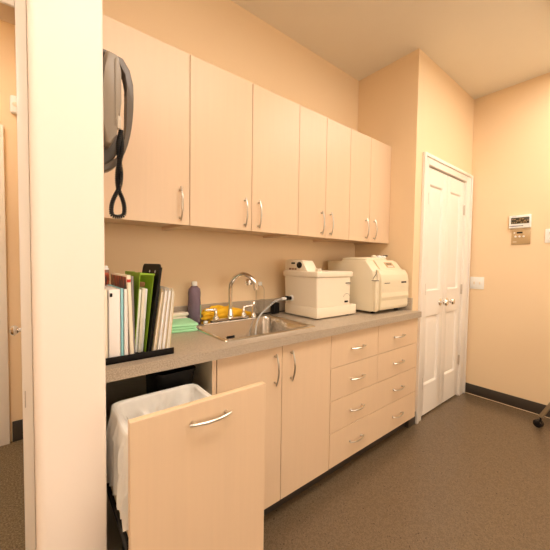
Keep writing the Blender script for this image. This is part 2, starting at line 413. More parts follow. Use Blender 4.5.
# ------------------------------------------------------------------ sink
def rrect(x0, x1, y0, y1, r, z, n=6):
    p = []
    for cx, cy, a in ((x1 - r, y0 + r, -90), (x1 - r, y1 - r, 0), (x0 + r, y1 - r, 90), (x0 + r, y0 + r, 180)):
        for i in range(n + 1):
            q = R(a + 90 * i / n); p.append((cx + r * cos(q), cy + r * sin(q), z))
    return p
sk = thing('sink', (.91, .29, .75), 'square stainless steel sink set into the grey worktop', 'sink')
L = [rrect(SX0, SX1, SY0, SY1, .02, CT + .0005), rrect(SX0 + .002, SX1 - .002, SY0 + .002, SY1 - .002, .02, CT + .005),
     rrect(SX0 + .014, SX1 - .014, SY0 + .014, SY1 - .014, .04, CT + .006),
     rrect(SX0 + .024, SX1 - .024, SY0 + .024, SY1 - .078, .05, CT + .002),
     rrect(SX0 + .030, SX1 - .030, SY0 + .030, SY1 - .084, .05, CT - .01),
     rrect(SX0 + .038, SX1 - .038, SY0 + .038, SY1 - .090, .05, CT - .14),
     rrect(SX0 + .055, SX1 - .055, SY0 + .055, SY1 - .105, .045, CT - .165),
     rrect(SX0 + .2, SX1 - .2, SY0 + .16, SY1 - .2, .03, CT - .17)]
obj('basin', MB().loops(L, False, True), 'steel', sk, ang=50)
obj('overflow', MB().box(.868, .918, SY1 - .094, SY1 - .084, CT - .099, CT - .083, .003), 'black', sk)
obj('drain', MB().lathe([(.045, 0), (.045, .003), (.03, .002), (.028, -.002)], (.91, .27, CT - .1695), 24), 'chrome', sk)

# ------------------------------------------------------------------ faucet
FY = .49; FZ = CT + .005
def at(px_x, z): return None
fx = .915
fa = thing('faucet', (fx, FY, FZ), 'chrome gooseneck faucet with two lever handles at the back of the sink', 'faucet')
obj('deck_plate', MB().loops([rrect(fx - .13, fx + .13, FY - .028, FY + .028, .027, FZ), rrect(fx - .13, fx + .13, FY - .028, FY + .028, .027, FZ + .006), rrect(fx - .122, fx + .122, FY - .02, FY + .02, .02, FZ + .012)]), 'chrome', fa, ang=50)
sd = V((.42, -.9, 0)).normalized(); rad = .088; zt = FZ + .184
pts = [V((fx, FY, FZ + .012)), V((fx, FY, FZ + .06)), V((fx, FY, FZ + .13))]
for i in range(17):
    a = pi - (pi - .25) * i / 16
    pts.append(V((fx, FY, zt)) + sd * (rad + rad * cos(a)) + V((0, 0, rad * sin(a))))
sp = obj('spout', MB().tube(pts, .0125, 16), 'chrome', fa, ang=60)
obj('collar', MB().lathe([(.019, 0), (.019, .018), (.016, .03), (.0145, .05)], (fx, FY, FZ + .011), 20), 'chrome', fa, ang=50)
e = pts[-1]; dd = (pts[-1] - pts[-2]).normalized()
obj('aerator', MB().cyl(e - dd * .004, e + dd * .022, .0148, .0148, 16), 'chrome', sp)
for s_, ex in ((-1, (-.07, -.005)), (1, (.07, .0))):
    hx = fx + s_ * .095
    m = MB().lathe([(.020, 0), (.018, .012), (.010, .02), (.009, .05)], (hx, FY, FZ + .011), 18)
    m.tube([(hx, FY, FZ + .055), (hx + s_ * .0, FY, FZ + .062), (hx + s_ * .012, FY, FZ + .066), (hx + ex[0] * .5, FY + ex[1], FZ + .067), (hx + ex[0] , FY + ex[1], FZ + .069)], [.009, .009, .0085, .007, .006], 10)
    obj('handle', m, 'chrome', fa, ang=50)
sx = 1.085
ss = thing('side_sprayer', (sx, .49, FZ), 'small chrome side sprayer on the right of the gooseneck faucet', 'sprayer')
obj('base', MB().lathe([(.021, 0), (.020, .008), (.013, .016), (.012, .022)], (sx, .49, FZ), 18), 'chrome', ss, ang=50)
obj('spray_head', MB().lathe([(.010, .02), (.010, .05), (.0125, .07), (.014, .088), (.010, .096), (.003, .098)], (sx, .49, FZ), 18), 'chrome', ss, ang=50)
wv = thing('wall_valve', (1.099, YB, 1.12), 'round chrome fitting on the wall behind the faucet spout', 'wall fitting')
obj('flange', MB().lathe([(.021, 0), (.021, -.004), (.014, -.009), (.01, -.02)], (1.099, YB - .0005, 1.128), 22, 'y'), 'chrome', wv, ang=50)
obj('knob', MB().lathe([(.010, -.018), (.016, -.024), (.017, -.034), (.010, -.040), (.003, -.041)], (1.099, YB - .0005, 1.128), 22, 'y'), 'chrome', wv, ang=50)

# ------------------------------------------------------------------ bottles
by = .515; bxx = .699
b = thing('soap_bottle', (bxx, by, CT), 'tall clear bottle of purple liquid with a white cap beside the sink', 'bottle')
prof = [(.030, 0), (.035, .006), (.0355, .11), (.033, .14), (.035, .17), (.031, .194), (.019, .208), (.013, .212)]
obj('body', MB().lathe(prof, (bxx, by, CT + .0005), 28), 'clearwall', b, ang=50)
obj('contents', MB().lathe([(.028, .003), (.0335, .008), (.034, .11), (.0315, .14), (.0333, .170), (.030, .192), (.0175, .206), (.0115, .2105)], (bxx, by, CT + .0005), 28), 'liquid', b, ang=50)
obj('front_label', MB().loops([[(bxx + .0366 * cos(R(a)), by + .0366 * sin(R(a)), z) for a in range(-55, 6, 6)] for z in (CT + .03, CT + .105)], False, False, False), 'label', b)
obj('cap', MB().lathe([(.014, .211), (.0155, .213), (.0155, .230), (.013, .236), (.004, .237)], (bxx, by, CT), 22), 'white', b, ang=50)
cxx = 1.168
b = thing('clear_bottle', (cxx, .535, CT), 'clear empty looking bottle against the wall right of the faucet', 'bottle')
obj('body', MB().loops([rrect(cxx - .024 + d, cxx + .024 - d, .513 + d, .557 - d, .012, z) for d, z in ((.004, CT + .0005), (0, CT + .006), (0, CT + .172), (.008, CT + .19), (.0115, CT + .196))], True, True), 'clear', b, ang=50)
obj('cap', MB().lathe([(.0125, .196), (.0125, .215), (.009, .219), (.003, .22)], (cxx, .535, CT), 18), 'white', b, ang=50)

# ------------------------------------------------------------------ soft things
def soft(x0, x1, y0, y1, z0, z1, nx, ny, amp, seed, rot=0, layers=1, lip=.5, zf=None):
    """a folded cloth: stacked pillowy layers joined along a fold"""
    m = MB(); cx, cy = (x0 + x1) / 2, (y0 + y1) / 2; H = (z1 - z0) / layers
    mr = Matrix.Rotation(rot, 4, 'Z')
    for k_ in range(layers):
        za, zb = z0 + k_ * H, z0 + (k_ + 1) * H
        sh = .006 * sin(k_ * 2.1 + seed)
        rows = []
        prof = []
        for i in range(9):
            a = -pi / 2 + pi * i / 8
            prof.append((1 - .5 * H / (y1 - y0) * (1 - cos(a)) * 1.6, (za + zb) / 2 + H / 2 * sin(a) * .98))
        for f, z in prof:
            row = []
            for q in rrect(x0 + sh, x1 + sh, y0, y1, min(.014, (y1 - y0) / 3), z, 4):
                p = V(((q[0] - cx) * f, (q[1] - cy) * f, 0)); p = mr @ p
                p += V((cx, cy, z))
                nn = noise.noise_vector(p * 28 + V((seed, k_ * 3, 0)))
                p += V((nn.x, nn.y, 0)) * amp
                if k_ == layers - 1 and z > (za + zb) / 2: p.z += nn.z * amp * .8
                row.append(p)
            rows.append(row)
        m.loops(rows)
    return m
tag(obj('towel', soft(.498, .646, .33, .50, CT, CT + .040, 8, 8, .004, 3, R(-8), 3), 'mint', ang=60), 'folded mint green towel on the counter left of the sink', 'towel')
tag(obj('cleaning_cloth', soft(.54, .665, .500, .545, CT, CT + .068, 8, 8, .007, 9, 0, 3), 'cloth', ang=60), 'folded off white cloth against the wall behind the green towel', 'cloth')
# bunched yellow cloth
m = MB()
def rope(pts, r, seed):
    P = []; n = 14
    pts = [V(p) for p in pts]
    for i in range(n + 1):
        t_ = i / n * (len(pts) - 1); a = min(int(t_), len(pts) - 2); P.append(pts[a].lerp(pts[a + 1], t_ - a))
    rs = [r * (.35 + .65 * min(1, 4 * min(i, n - i) / n)) * (1 + .35 * noise.noise(P[i] * 30 + V((seed, 0, 0)))) for i in range(n + 1)]
    m.tube(P, rs, 14)
z = CT
yc_ = .545
rope([(.79, yc_, z + .028), (.85, yc_ + .004, z + .046), (.93, yc_ + .003, z + .046), (1.0, yc_ + .002, z + .03), (1.07, yc_ + .002, z + .018)], .026, 1)
rope([(.83, yc_, z + .024), (.93, yc_ - .004, z + .028), (1.03, yc_, z + .022), (1.1, yc_, z + .014)], .022, 5)
zl = CT + .008
rope([(.755, .545, zl + .008), (.79, .540, zl + .010), (.83, .543, zl + .012)], .013, 9)
rope([(.76, .548, zl + .034), (.785, .543, zl + .050), (.83, .546, zl + .048)], .014, 12)
rope([(.765, .542, zl + .024), (.80, .538, zl + .032), (.83, .54, zl + .030)], .012, 15)
rope([(.80, .545, zl + .05), (.84, .545, zl + .064), (.90, .546, zl + .066)], .016, 25)
rope([(.86, yc_ + .008, z + .056), (.93, yc_ + .01, z + .062), (.985, yc_ + .008, z + .046)], .015, 21)
for v in m.bm.verts:
    nn = noise.noise_vector(v.co * 45)
    v.co += nn * .004; v.co.z = max(v.co.z, CT + .0008); v.co.y = max(.521, min(v.co.y, YB - .023))
tag(obj('yellow_cloth', m, 'yellow', ang=60), 'bunched yellow cloth lying behind the faucet', 'cloth')
tag(obj('soap_bar', MB().loops([rrect(.718 + d, .742 - d, .428 + d, .448 - d, .008, zz_) for d, zz_ in ((.003, CT + .0062), (0, CT + .012), (0, CT + .019), (.004, CT + .023))]), 'white', ang=60), 'small white soap piece on the back left corner of the sink rim', 'soap')

# ------------------------------------------------------------------ machine with hose (boxy white unit)
ax0, ax1, ay0, ay1 = 1.328, 1.655, .175, .480
z0 = CT + .008
u = thing('ultrasonic_cleaner', (1.49, .33, CT), 'boxy white countertop machine with a drain hose on its left side', 'machine')
m = MB()
for x in (ax0 + .04, ax1 - .0):
    for y in (ay0 + .03, ay1 - .04): obj('foot', MB().cyl((x, y, CT + .0003), (x, y, z0 + .001), .012, n=14), 'black', u)
obj('base', MB().box(ax0 + .004, ax1 + .062, ay0 - .002, ay1 - .005, z0, z0 + .066, .006), 'ivory', u)
# tank body: slightly flared upward
m = MB().loops([rrect(ax0 + .006, ax1 - .004, ay0, ay1 - .006, .012, z0 + .066, 4), rrect(ax0, ax1, ay0 - .002, ay1, .014, z0 + .250, 4)])
obj('tank', m, 'ivory', u, ang=40)
m = MB().box(ax0 - .006, ax1 + .012, ay0 - .009, ay1 + .006, z0 + .250, z0 + .288, .008, 3)
lid = obj('lid', m, 'ivory', u)
obj('lid_grip', MB().box(ax0 + .012, ax0 + .045, ay0 + .004, ay0 + .028, z0 + .287, z0 + .306, .003), 'ivory', lid)
# control turret at the back left of the lid
tp = [(ay1 - .006, z0 + .286), (ay1 - .006, z0 + .356), (ay1 - .03, z0 + .362), (ay1 - .17, z0 + .354), (ay1 - .222, z0 + .286)]
tb = obj('control_turret', MB().prism(tp, 'x', ax0 + .002, ax0 + .10, .004), 'ivory', u)
obj('dial', MB().lathe([(.021, 0), (.020, -.010), (.008, -.012), (.007, -.019), (.003, -.02)], (ax0 + .0025, ay1 - .150, z0 + .326), 8, 'x'), 'black', tb)
obj('switch', MB().box(ax0 - .001, ax0 + .003, ay1 - .105, ay1 - .072, z0 + .332, z0 + .343, .001), 'ink', tb)
lg = MB()
for i, w in enumerate((.012, .007, .011, .008, .012)):
    y = ay1 - .05 - i * .0145; lg.box(ax0 + .0005, ax0 + .0026, y - w, y, z0 + .294, z0 + .306)
obj('lettering', lg, 'brown', tb)
obj('face_lettering', (lambda q: [q.box(1.598 + i * .0085, 1.598 + i * .0085 + .006, ay0 - .0035, ay0, z0 + .208, z0 + .2145) for i in range(6)] and q.box(1.612, 1.645, ay0 - .0032, ay0, z0 + .198, z0 + .200) and q)(MB()), 'ink', u)
rk = MB()
for i in range(9):
    a = R(25 + 130 * i / 8); x, z_ = 1.612 + .034 * cos(a), z0 + .112 + .030 * sin(a)
    rk.box(x - .0018, x + .0018, ay0 - .0032, ay0, z_ - .001, z_ + .001)
obj('dial_marks', rk, 'ink', u)
obj('rocker_switch', MB().box(1.592, 1.622, ay0 - .006, ay0 + .001, z0 + .084, z0 + .096, .001), 'black', u)
obj('outlet_port', MB().lathe([(.020, .006), (.021, -.001), (.018, -.004), (.009, -.005)], (ax0 + .003, .405, z0 + .107), 18, 'x'), 'white', u)
dh = thing('drain_hose', (1.12, .44, CT - .05), 'clear drain hose from the white machine curving down into the sink', 'hose')
hz = z0 + .107
hp = [(ax0 - .075, .405, hz - .002), (ax0 - .11, .405, hz - .006), (ax0 - .15, .404, hz - .018), (1.145, .412, CT + .068), (1.10, .418, CT + .034), (1.07, .42, CT - .004), (1.05, .412, CT - .06), (1.04, .40, CT - .11)]
def smoothp(P, n=6):
    P = [V(p) for p in P]; out = []
    for i in range(len(P) - 1):
        a, b_, c_, d_ = P[max(i - 1, 0)], P[i], P[i + 1], P[min(i + 2, len(P) - 1)]
        for k_ in range(n):
            t_ = k_ / n
            out.append(.5 * ((2 * b_) + (c_ - a) * t_ + (2 * a - 5 * b_ + 4 * c_ - d_) * t_ ** 2 + (3 * b_ - a - 3 * c_ + d_) * t_ ** 3))
    return out + [P[-1]]
obj('hose', MB().tube(smoothp(hp), .006, 12), 'tube', dh, ang=60)
obj('coupling', MB().lathe([(.0085, -.08), (.010, -.078), (.010, -.05), (.008, -.046)], (ax0, .405, hz), 14, 'x'), 'white', dh, ang=50)
obj('valve', MB().lathe([(.008, -.046), (.013, -.044), (.013, -.030), (.008, -.026), (.0085, -.016), (.012, -.014), (.012, -.0045)], (ax0, .405, hz), 14, 'x').box(ax0 - .040, ax0 - .034, .388, .422, hz + .004, hz + .016, .002), 'black', dh, ang=50)
# black power adaptor by the backsplash
pw = thing('power_adaptor', (1.285, .525, CT), 'black power adaptor with cord on the counter left of the white machine', 'adaptor')
obj('body', MB().box(1.262, 1.312, .503, .545, CT + .0005, CT + .075, .006, 3), 'black', pw)
obj('cord', MB().tube(smoothp([(1.285, .50, CT + .03), (1.28, .485, CT + .012), (1.24, .497, CT + .0045), (1.2, .532, CT + .0045), (1.24, .55, CT + .0045), (1.36, .55, CT + .0045), (1.45, .53, CT + .0045)]), .0035, 8), 'black', pw, ang=60)

# ------------------------------------------------------------------ rounded machine at the right (steriliser)
sx0, sx1, sy0, sy1 = 1.812, 2.2175, .070, .52
zb = CT + .016
s = thing('sterilizer', (2.0, .31, CT), 'larger cream rounded front machine in the corner beside the side wall', 'machine')
for x in (sx0 + .05, sx1 - .05):
    for y in (sy0 + .07, sy1 - .05): obj('foot', MB().cyl((x, y, CT + .0003), (x, y, zb + .001), .016, n=14), 'black', s)
zt = CT + .370
body = [(sy1, zb), (sy0 + .055, zb), (sy0 + .038, zb + .01), (sy0 + .036, zb + .225), (sy0 + .045, zb + .282), (sy0 + .105, zt), (sy1, zt)]
obj('body', MB().prism(body, 'x', sx0, sx1, .006), 'ivory2', s)
# bulging door
dp = [(sy0 + .037, zb + .012), (sy0 + .012, zb + .010), (sy0 + .004, zb + .03), (sy0 + .006, zb + .075), (sy0 - .002, zb + .10), (sy0 + .004, zb + .13), (sy0 + .002, zb + .175), (sy0 + .003, zb + .215), (sy0 + .010, zb + .256), (sy0 + .028, zb + .288), (sy0 + .046, zb + .294), (sy0 + .044, zb + .28), (sy0 + .038, zb + .22)]
dr = obj('door', MB().prism(dp, 'x', sx0 + .045, sx1 + .004, .003), 'ivory2', s, ang=40)
obj('door_seal', MB().box(sx0 + .038, sx0 + .046, sy0 + .022, sy0 + .04, zb + .01, zb + .27, .001), 'ivory', s)
obj('edge_post', MB().box(sx0 + .001, sx0 + .034, sy0 + .018, sy0 + .04, zb + .004, zb + .215, .004), 'ivory2', s)
obj('latch_gap', MB().box(sx0 - .0015, sx0 + .036, sy0 + .016, sy0 + .05, zb + .215, zb + .2185), 'seam', s)
lg = MB()
for i, w in enumerate((.010, .009, .008, .010, .009, .009)): lg.box(2.118 + i * .0118, 2.118 + i * .0118 + w, sy0 + .001, sy0 + .006, zb + .194, zb + .2065)
obj('badge_lettering', lg, 'ink', dr)
lg = MB()
for i in range(8): lg.box(1.895 + i * .0085, 1.895 + i * .0085 + .006, sy0 + .0005, sy0 + .006, zb + .196, zb + .2)
obj('door_lettering', lg, 'ink', dr)
# sloped control panel on the top front
sl = V((0, .06, zt - (zb + .282))).normalized(); nrm = V((0, -sl.z, sl.y))
def on_slope(x0, x1, a, b_, th, t0=0.):
    q = V((0, sy0 + .045, zb + .282)); L = []
    for h in (t0, th):
        L.append([V((x, 0, 0)) + q + sl * v + nrm * h for x, v in ((x0, a), (x1, a), (x1, b_), (x0, b_))])
    return MB().loops(L)
cpn = obj('control_panel', on_slope(1.90, 2.155, .004, .092, .012, -.004), 'ivory2', s)
obj('display', on_slope(2.0, 2.105, .022, .07, .0135, .011), 'tan', cpn)
obj('display_text', on_slope(2.02, 2.085, .050, .058, .0145, .013), 'ink', cpn)
obj('keypad', on_slope(2.02, 2.09, .030, .036, .0145, .013), 'white', cpn)
obj('panel_seam', MB().tube([(sx0 - .0005, sy0 + .038, zb + .232), (sx0 + .03, sy0 + .036, zb + .262), (sx0 + .05, sy0 + .050, zb + .288), (sx0 + .08, sy0 + .058, zb + .292)], .0022, 8), 'seam', s)
lidm = MB().loops([rrect(sx0 + .012 + d, 2.10 - d, sy0 + .11 + d * .5, .40 - d, .02, z_) for d, z_ in ((0, zt - .001), (0, zt + .012), (.008, zt + .02), (.03, zt + .025))])
obj('top_cover', lidm, 'ivory2', s, ang=40)
for i, x in enumerate((1.95, 2.015, 2.075)):
    obj('vent_cap', MB().lathe([(.020, .0), (.020, .010), (.014, .016), (.004, .018)], (x, .20, zt + .0235), 18), 'white' if i else 'ivory', s, ang=50)
obj('cap_lever', MB().box(2.07, 2.13, .195, .205, zt + .036, zt + .046, .003), 'black', s)

# ------------------------------------------------------------------ desk organiser with books
OX0, OX1 = .17, .408; OY0 = .040; OY1 = .33
og = thing('file_organizer', (.29, .19, CT), 'black metal file organizer tray with a tall leaning divider', 'organizer')
obj('tray', MB().box(OX0, OX1, OY0, OY1, CT + .0005, CT + .006, .001).box(OX0, OX1, OY0, OY0 + .003, CT + .001, CT + .024, .001).box(OX0, OX0 + .003, OY0, OY1, CT + .001, CT + .024, .001), 'blackmetal', og)
# leaning divider plate with holes (plane x ~ const, leaning right toward the top)
lean = R(7.5); H = .332; xb = .3265
mr = Matrix.Translation((xb, 0, CT + .006)) @ Matrix.Rotation(lean, 4, 'Y')
def plate(y0, y1, h, th, r):
    pl = [(y0, 0), (y1, 0)] + arc(y1 - r, h - r, r, 0, 90, 5) + arc(y0 + r, h - r, r, 90, 180, 5)
    return MB().prism(pl, 'x', 0, th)
dv = obj('divider', plate(.072, .30, H, .004, .022).apply(mr), 'blackmetal', og)
obj('divider_flange', MB().box(-.003, .006, .067, .073, 0, H - .012, .001).apply(mr), 'blackmetal', dv)
for y in (.125, .195):
    obj('rivet_hole', MB().lathe([(.0055, -.0008), (.0055, .0), (.001, .0005)], (0, y, H - .03), 12, 'x').apply(mr), 'paper', dv)

def book(name, x0, x1, y0, y1, h, tilt, cov, pages, label, cat, group=None, z=CT + .0063, th=.0016, spine_front=True):
    t = thing(name, ((x0 + x1) / 2, (y0 + y1) / 2, z), label, cat, group)
    mm = Matrix.Translation(((x0), 0, z)) @ Matrix.Rotation(R(tilt), 4, 'Y')
    w = x1 - x0
    c = MB().box(0, th, y0, y1, 0, h).box(w - th, w, y0, y1, 0, h).box(0, w, y0, y0 + th, 0, h, min(.001, th / 3))
    obj('cover', c.apply(mm), cov, t)
    obj('pages', MB().box(th + .0001, w - th - .0001, y0 + th + .0002, y1 - .004, .003, h - .004).apply(mm), pages, t)
    return t
GB = 'books and binders in the black organizer'
book('binder', .176, .190, .052, .29, .243, 0, 'cream', 'paper', 'narrow cream binder nearest the cream wing wall', 'binder', GB)
bk = book('binder', .1915, .2275, .050, .29, .243, 0, 'paper', 'paper', 'thick white binder left of the teal book', 'binder', GB)
obj('label_clip', MB().box(.196, .203, .046, .052, CT + .225, CT + .237, .001), 'black', bk)
book('book', .2290, .2375, .052, .28, .245, 0, 'teal', 'paper', 'thin teal spined book between white binders', 'book', GB)
book('book', .2390, .2525, .052, .27, .243, 0, 'paper', 'paper', 'white spined book just right of the teal one', 'book', GB)
bk = book('book', .2575, .2705, .048, .32, .290, -2., 'cream', 'paper', 'tall cream book with a red mark at the top of its spine', 'book', GB)
obj('red_mark', MB().box(.2475, .2600, .0468, .0482, CT + .272, CT + .282), 'red', bk)
obj('printed_side', MB().box(-.0006, 0, .056, .316, .012, .284).apply(Matrix.Translation((.2575, 0, CT + .0063)) @ Matrix.Rotation(R(-2), 4, 'Y')), 'cover', bk)
bk = book('book', .2715, .2795, .070, .32, .285, -1., 'greyc', 'paper', 'thin grey spined book beside the lime green file box', 'book', GB)
book('catalogue', .178, .2045, .300, .328, .302, 0, 'cover', 'paper', 'glossy red and brown catalogue behind the narrow cream binder', 'catalogue', 'picture catalogues')
book('catalogue', .2065, .2385, .300, .328, .302, 0, 'cover', 'paper', 'glossy brown catalogue behind the thick white binder', 'catalogue', 'picture catalogues')
# lime magazine file
gm = Matrix.Translation((.283, 0, CT + .0063)) @ Matrix.Rotation(R(4), 4, 'Y')
gb = thing('magazine_file', (.305, .2, CT + .006), 'lime green magazine file box full of white papers', 'file box')
obj('side_panel', MB().box(0, .002, .10, .325, 0, .297).apply(gm), 'green', gb)
obj('side_panel', MB().box(.038, .040, .10, .325, 0, .297).apply(Matrix.Translation((.283, 0, CT + .0063)) @ Matrix.Rotation(R(6.2), 4, 'Y')), 'green', gb)
obj('back_panel', MB().box(.002, .038, .323, .325, 0, .297).apply(gm), 'green', gb)
obj('front_rail', MB().box(.0, .053, .098, .102, .290, .297).apply(gm), 'green', gb)
for i, (x, w, y, h, c_) in enumerate(((.004, .009, .112, .235, 'paper'), (.0145, .010, .106, .240, 'cream'), (.026, .0085, .112, .238, 'paper'))):
    tag(obj('paper_stack', MB().box(x, x + w, y, .28, .002, h, .0012).apply(gm), c_), ['white papers at the left inside the lime file box', 'cream papers in the middle of the lime file box', 'white papers at the right inside the lime file box'][i], 'papers', 'papers in the lime file box')
tag(obj('binder_clip', MB().box(.012, .032, .135, .16, .2425, .262, .004).apply(gm), 'brown'), 'brown clip on the papers in the lime file box', 'clip')
# manila folders leaning right
names_ = ['first manila folder right of the black divider', 'second manila folder right of the black divider, cream edged', 'white paper filled folder third from the black divider', 'fourth folder from the divider, manila and slightly open',
          'white folder in the middle of the leaning manila row', 'manila folder third from the right end of the row', 'cream folder second from the right end of the row', 'rightmost manila folder of the leaning row, nearest the towel']
x = .3365
for i in range(8):
    tl = 8.0 - .38 * i; w = (.0066, .0058, .0082, .006, .0086, .006, .0066, .0068)[i]; h = (.240, .233, .243, .236, .242, .236, .239, .230)[i]; y0 = (.058, .066, .054, .062, .055, .064, .056, .062)[i]
    t = thing('folder', (x + w / 2, .18, CT + .0063), names_[i], 'folder', 'manila folders in the organizer')
    mm = Matrix.Translation((x, 0, CT + .0063)) @ Matrix.Rotation(R(tl), 4, 'Y')
    cm = ['manila', 'cream', 'paper', 'manila', 'paper', 'manila', 'cream', 'manila'][i]
    obj('cover', MB().box(0, .0008, y0, y0 + .235, 0, h).box(w - .0008, w, y0, y0 + .23, 0, h - .008).box(0, w, y0 + .228, y0 + .2285, 0, .01).apply(mm), cm, t)
    obj('papers', MB().box(.0012, w - .0012, y0 + .004, y0 + .224, .002, h - .012).apply(mm), 'paper', t)
    x += w + .0012
# loose white papers on top of the catalogues
tag(obj('paper_pile', MB().box(.178, .24, .305, .329, CT + .3088, CT + .314, .001).box(.180, .236, .306, .328, CT + .314, CT + .325, .003), 'paper'), 'white paper pile on top of the picture catalogues', 'papers')

for o in list(COL.objects):
    if o.parent is None and o.name.split('.')[0] in ('file_organizer', 'binder', 'book', 'catalogue', 'magazine_file', 'paper_stack', 'binder_clip', 'folder', 'paper_pile'):
        o.location.x -= .006; o.location.y -= .017

# ------------------------------------------------------------------ bins in the pull-out
def bin_body(x0, x1, y0, y1, zb_, zt_, r=.03, th=.003):
    L = [rrect(x0 + .02, x1 - .02, y0 + .02, y1 - .02, r, zb_), rrect(x0, x1, y0, y1, r, zt_ - .012), rrect(x0 - .006, x1 + .006, y0 - .006, y1 + .006, r, zt_ - .01), rrect(x0 - .006, x1 + .006, y0 - .006, y1 + .006, r, zt_), rrect(x0 + th, x1 - th, y0 + th, y1 - th, r, zt_), rrect(x0 + .023, x1 - .023, y0 + .023, y1 - .023, r, zb_ + .006)]
    return MB().loops(L)
gx0, gx1, gy0, gy1 = .193, .468, -.280, .002
zr = .782
tag(obj('waste_bin', bin_body(gx0, gx1, gy0, gy1, .1495, zr), 'black', ang=40), 'black plastic waste bin under the white liner in the open drawer', 'bin')
tag(obj('rear_bin', bin_body(.352, .500, .045, .24, .1495, .83), 'black', ang=40), 'black plastic bin at the back of the open cabinet', 'bin')
L = []
def bagloop(d, z, amp, seed, n=14):
    out = []
    for q in rrect(gx0 + d, gx1 - d, gy0 + d, gy1 - d, .034, z, n):
        nn = noise.noise_vector(V((q[0] * 22, q[1] * 22, z * 7 + seed)))
        out.append((q[0] + nn.x * amp, q[1] + nn.y * amp, z + nn.z * amp * .8))
    return out
def dense(d, z, amp, seed, lowx=0):
    x0, x1, y0, y1 = gx0 + d, gx1 - d, gy0 + d, gy1 - d
    N = 34; rc = .032; base = []
    for (a, b_) in (((x0, y0), (x1, y0)), ((x1, y0), (x1, y1)), ((x1, y1), (x0, y1)), ((x0, y1), (x0, y0))):
        for i in range(N): base.append((a[0] + (b_[0] - a[0]) * i / N, a[1] + (b_[1] - a[1]) * i / N))
    out = []
    for x_, y_ in base:
        cx = min(max(x_, x0 + rc), x1 - rc); cy = min(max(y_, y0 + rc), y1 - rc)
        v = V((x_ - cx, y_ - cy))
        if abs(v.x) > 1e-6 and abs(v.y) > 1e-6 and v.length > rc: v = v.normalized() * rc
        x2, y2 = cx + v.x, cy + v.y
        n1 = noise.noise_vector(V((x_ * 20, y_ * 20, z * 9 + 3))); n2 = noise.noise_vector(V((x_ * 60, y_ * 60, z * 14)))
        pl = noise.noise(V((x_ * 75, y_ * 75, z * 5 + 11))) + .6 * noise.noise(V((x_ * 130, y_ * 130, z * 16)))
        nn = n1 + n2 * .6 + V((pl, pl * (1 if x_ in (x0, x1) else -1), 0)) * .7
        low = lowx * max(0, min(1, (gx0 + .2 - x_) / .2))
        out.append((x2 + nn.x * amp, max(-.3015, y2 + nn.y * amp * .7), z - low + n1.z * amp))
    return out
prof = [(-.024, .66, .016, 0, .09), (-.022, .71, .014, 0, .05), (-.016, .75, .009, 0, .015), (-.010, zr + .004, .0012, 0, 0), (-.004, zr + .007, .0006, 0, 0), (.006, zr + .004, .0006, 0, 0), (.014, zr - .02, .005, 0, 0), (.030, .73, .014, 0, 0), (.040, .66, .018, 0, 0), (.050, .55, .018, 0, 0), (.052, .40, .014, 0, 0), (.07, .22, .010, 0, 0)]
L = []
for a, b_ in zip(prof, prof[1:]):
    for k_ in range(4): L.append(dense(*[p + (q - p) * k_ / 4 for p, q in zip(a, b_)]))
L.append(dense(*prof[-1]))
tag(obj('bin_liner', MB().loops(L, False, True), 'bag', ang=70), 'white plastic liner bag folded over the bin rim in the open drawer', 'bag')

# ------------------------------------------------------------------ wall telephone
ph = thing('wall_phone', (XW, 0, 1.52), 'charcoal and taupe wall telephone on the side of the wing wall', 'telephone')
def cres(z): pass
outer = []; inner = []
for i in range(13):
    a = -90 + 90 * i / 12
    outer.append((XW + .101 * cos(R(a)) ** .8 if i else XW, 1.76 + .240 * sin(R(a))))
outer += [(.244, 1.80), (.234, 1.84), (.215, 1.868), (.18, 1.875), (XW, 1.875)]
outer[0] = (XW + .001, 1.522); 
poly = [(max(p[0], XW + .001), p[1]) for p in outer]
obj('base', MB().prism([(XW + .001, 1.53), (.172, 1.545), (.196, 1.575), (.212, 1.61), (.216, 1.635), (.190, 1.655), (.186, 1.80), (.182, 1.86), (XW + .001, 1.87)], 'y', -.03, .10, .004), 'darkgrey', ph, ang=40)
arch_o = [p for p in poly if True]
inn = []
for (x_, z_) in reversed(arch_o[1:-1]):
    c0 = V((XW + .02, 1.74)); v = V((x_, z_)) - c0; v = v * ((v.length - .019) / v.length); inn.append((max(c0[0] + v[0], XW + .001), c0[1] + v[1]))
obj('faceplate', MB().prism(arch_o + inn, 'y', -.06, -.02, .003), 'darkgrey', ph, ang=40)
hs = [(.158, 1.592), (.174, 1.588), (.186, 1.62), (.196, 1.66), (.199, 1.71), (.199, 1.80), (.194, 1.845), (.160, 1.85), (.158, 1.80), (.150, 1.72), (.150, 1.66)]
hnd = obj('handset', MB().prism(hs, 'y', -.108, -.045, .008), 'grey', ph, ang=40)
obj('handset_grip', MB().prism([(.182, 1.64), (.196, 1.69), (.198, 1.80), (.190, 1.84), (.182, 1.83)], 'y', -.111, -.106, .0015), 'grey', hnd)
obj('cord_jack', MB().box(.187, .198, -.112, -.10, 1.636, 1.674, .004), 'paleplug', hnd)
# coiled cord: out of the handset, down, round a loop, twisting back up to the base
cl = []
for i in range(161):
    t_ = i / 160; dn = t_ < .5
    q = t_ / .5 if dn else (1 - t_) / .5          # 0 at the top, 1 at the bottom of the loop
    sg = 1 if dn else -1
    if q < .66: off = sg * .0052 * sin(q / .66 * 2 * pi); dep = sg * .0052 * cos(q / .66 * 2 * pi)
    else: off = sg * .0185 * sin((q - .66) / .34 * pi * .72); dep = sg * .0052 * (1 - (q - .66) / .34)
    cl.append(V((.1985 - .004 * q + off, -.100 + .03 * q + dep, 1.636 - .252 * q)))
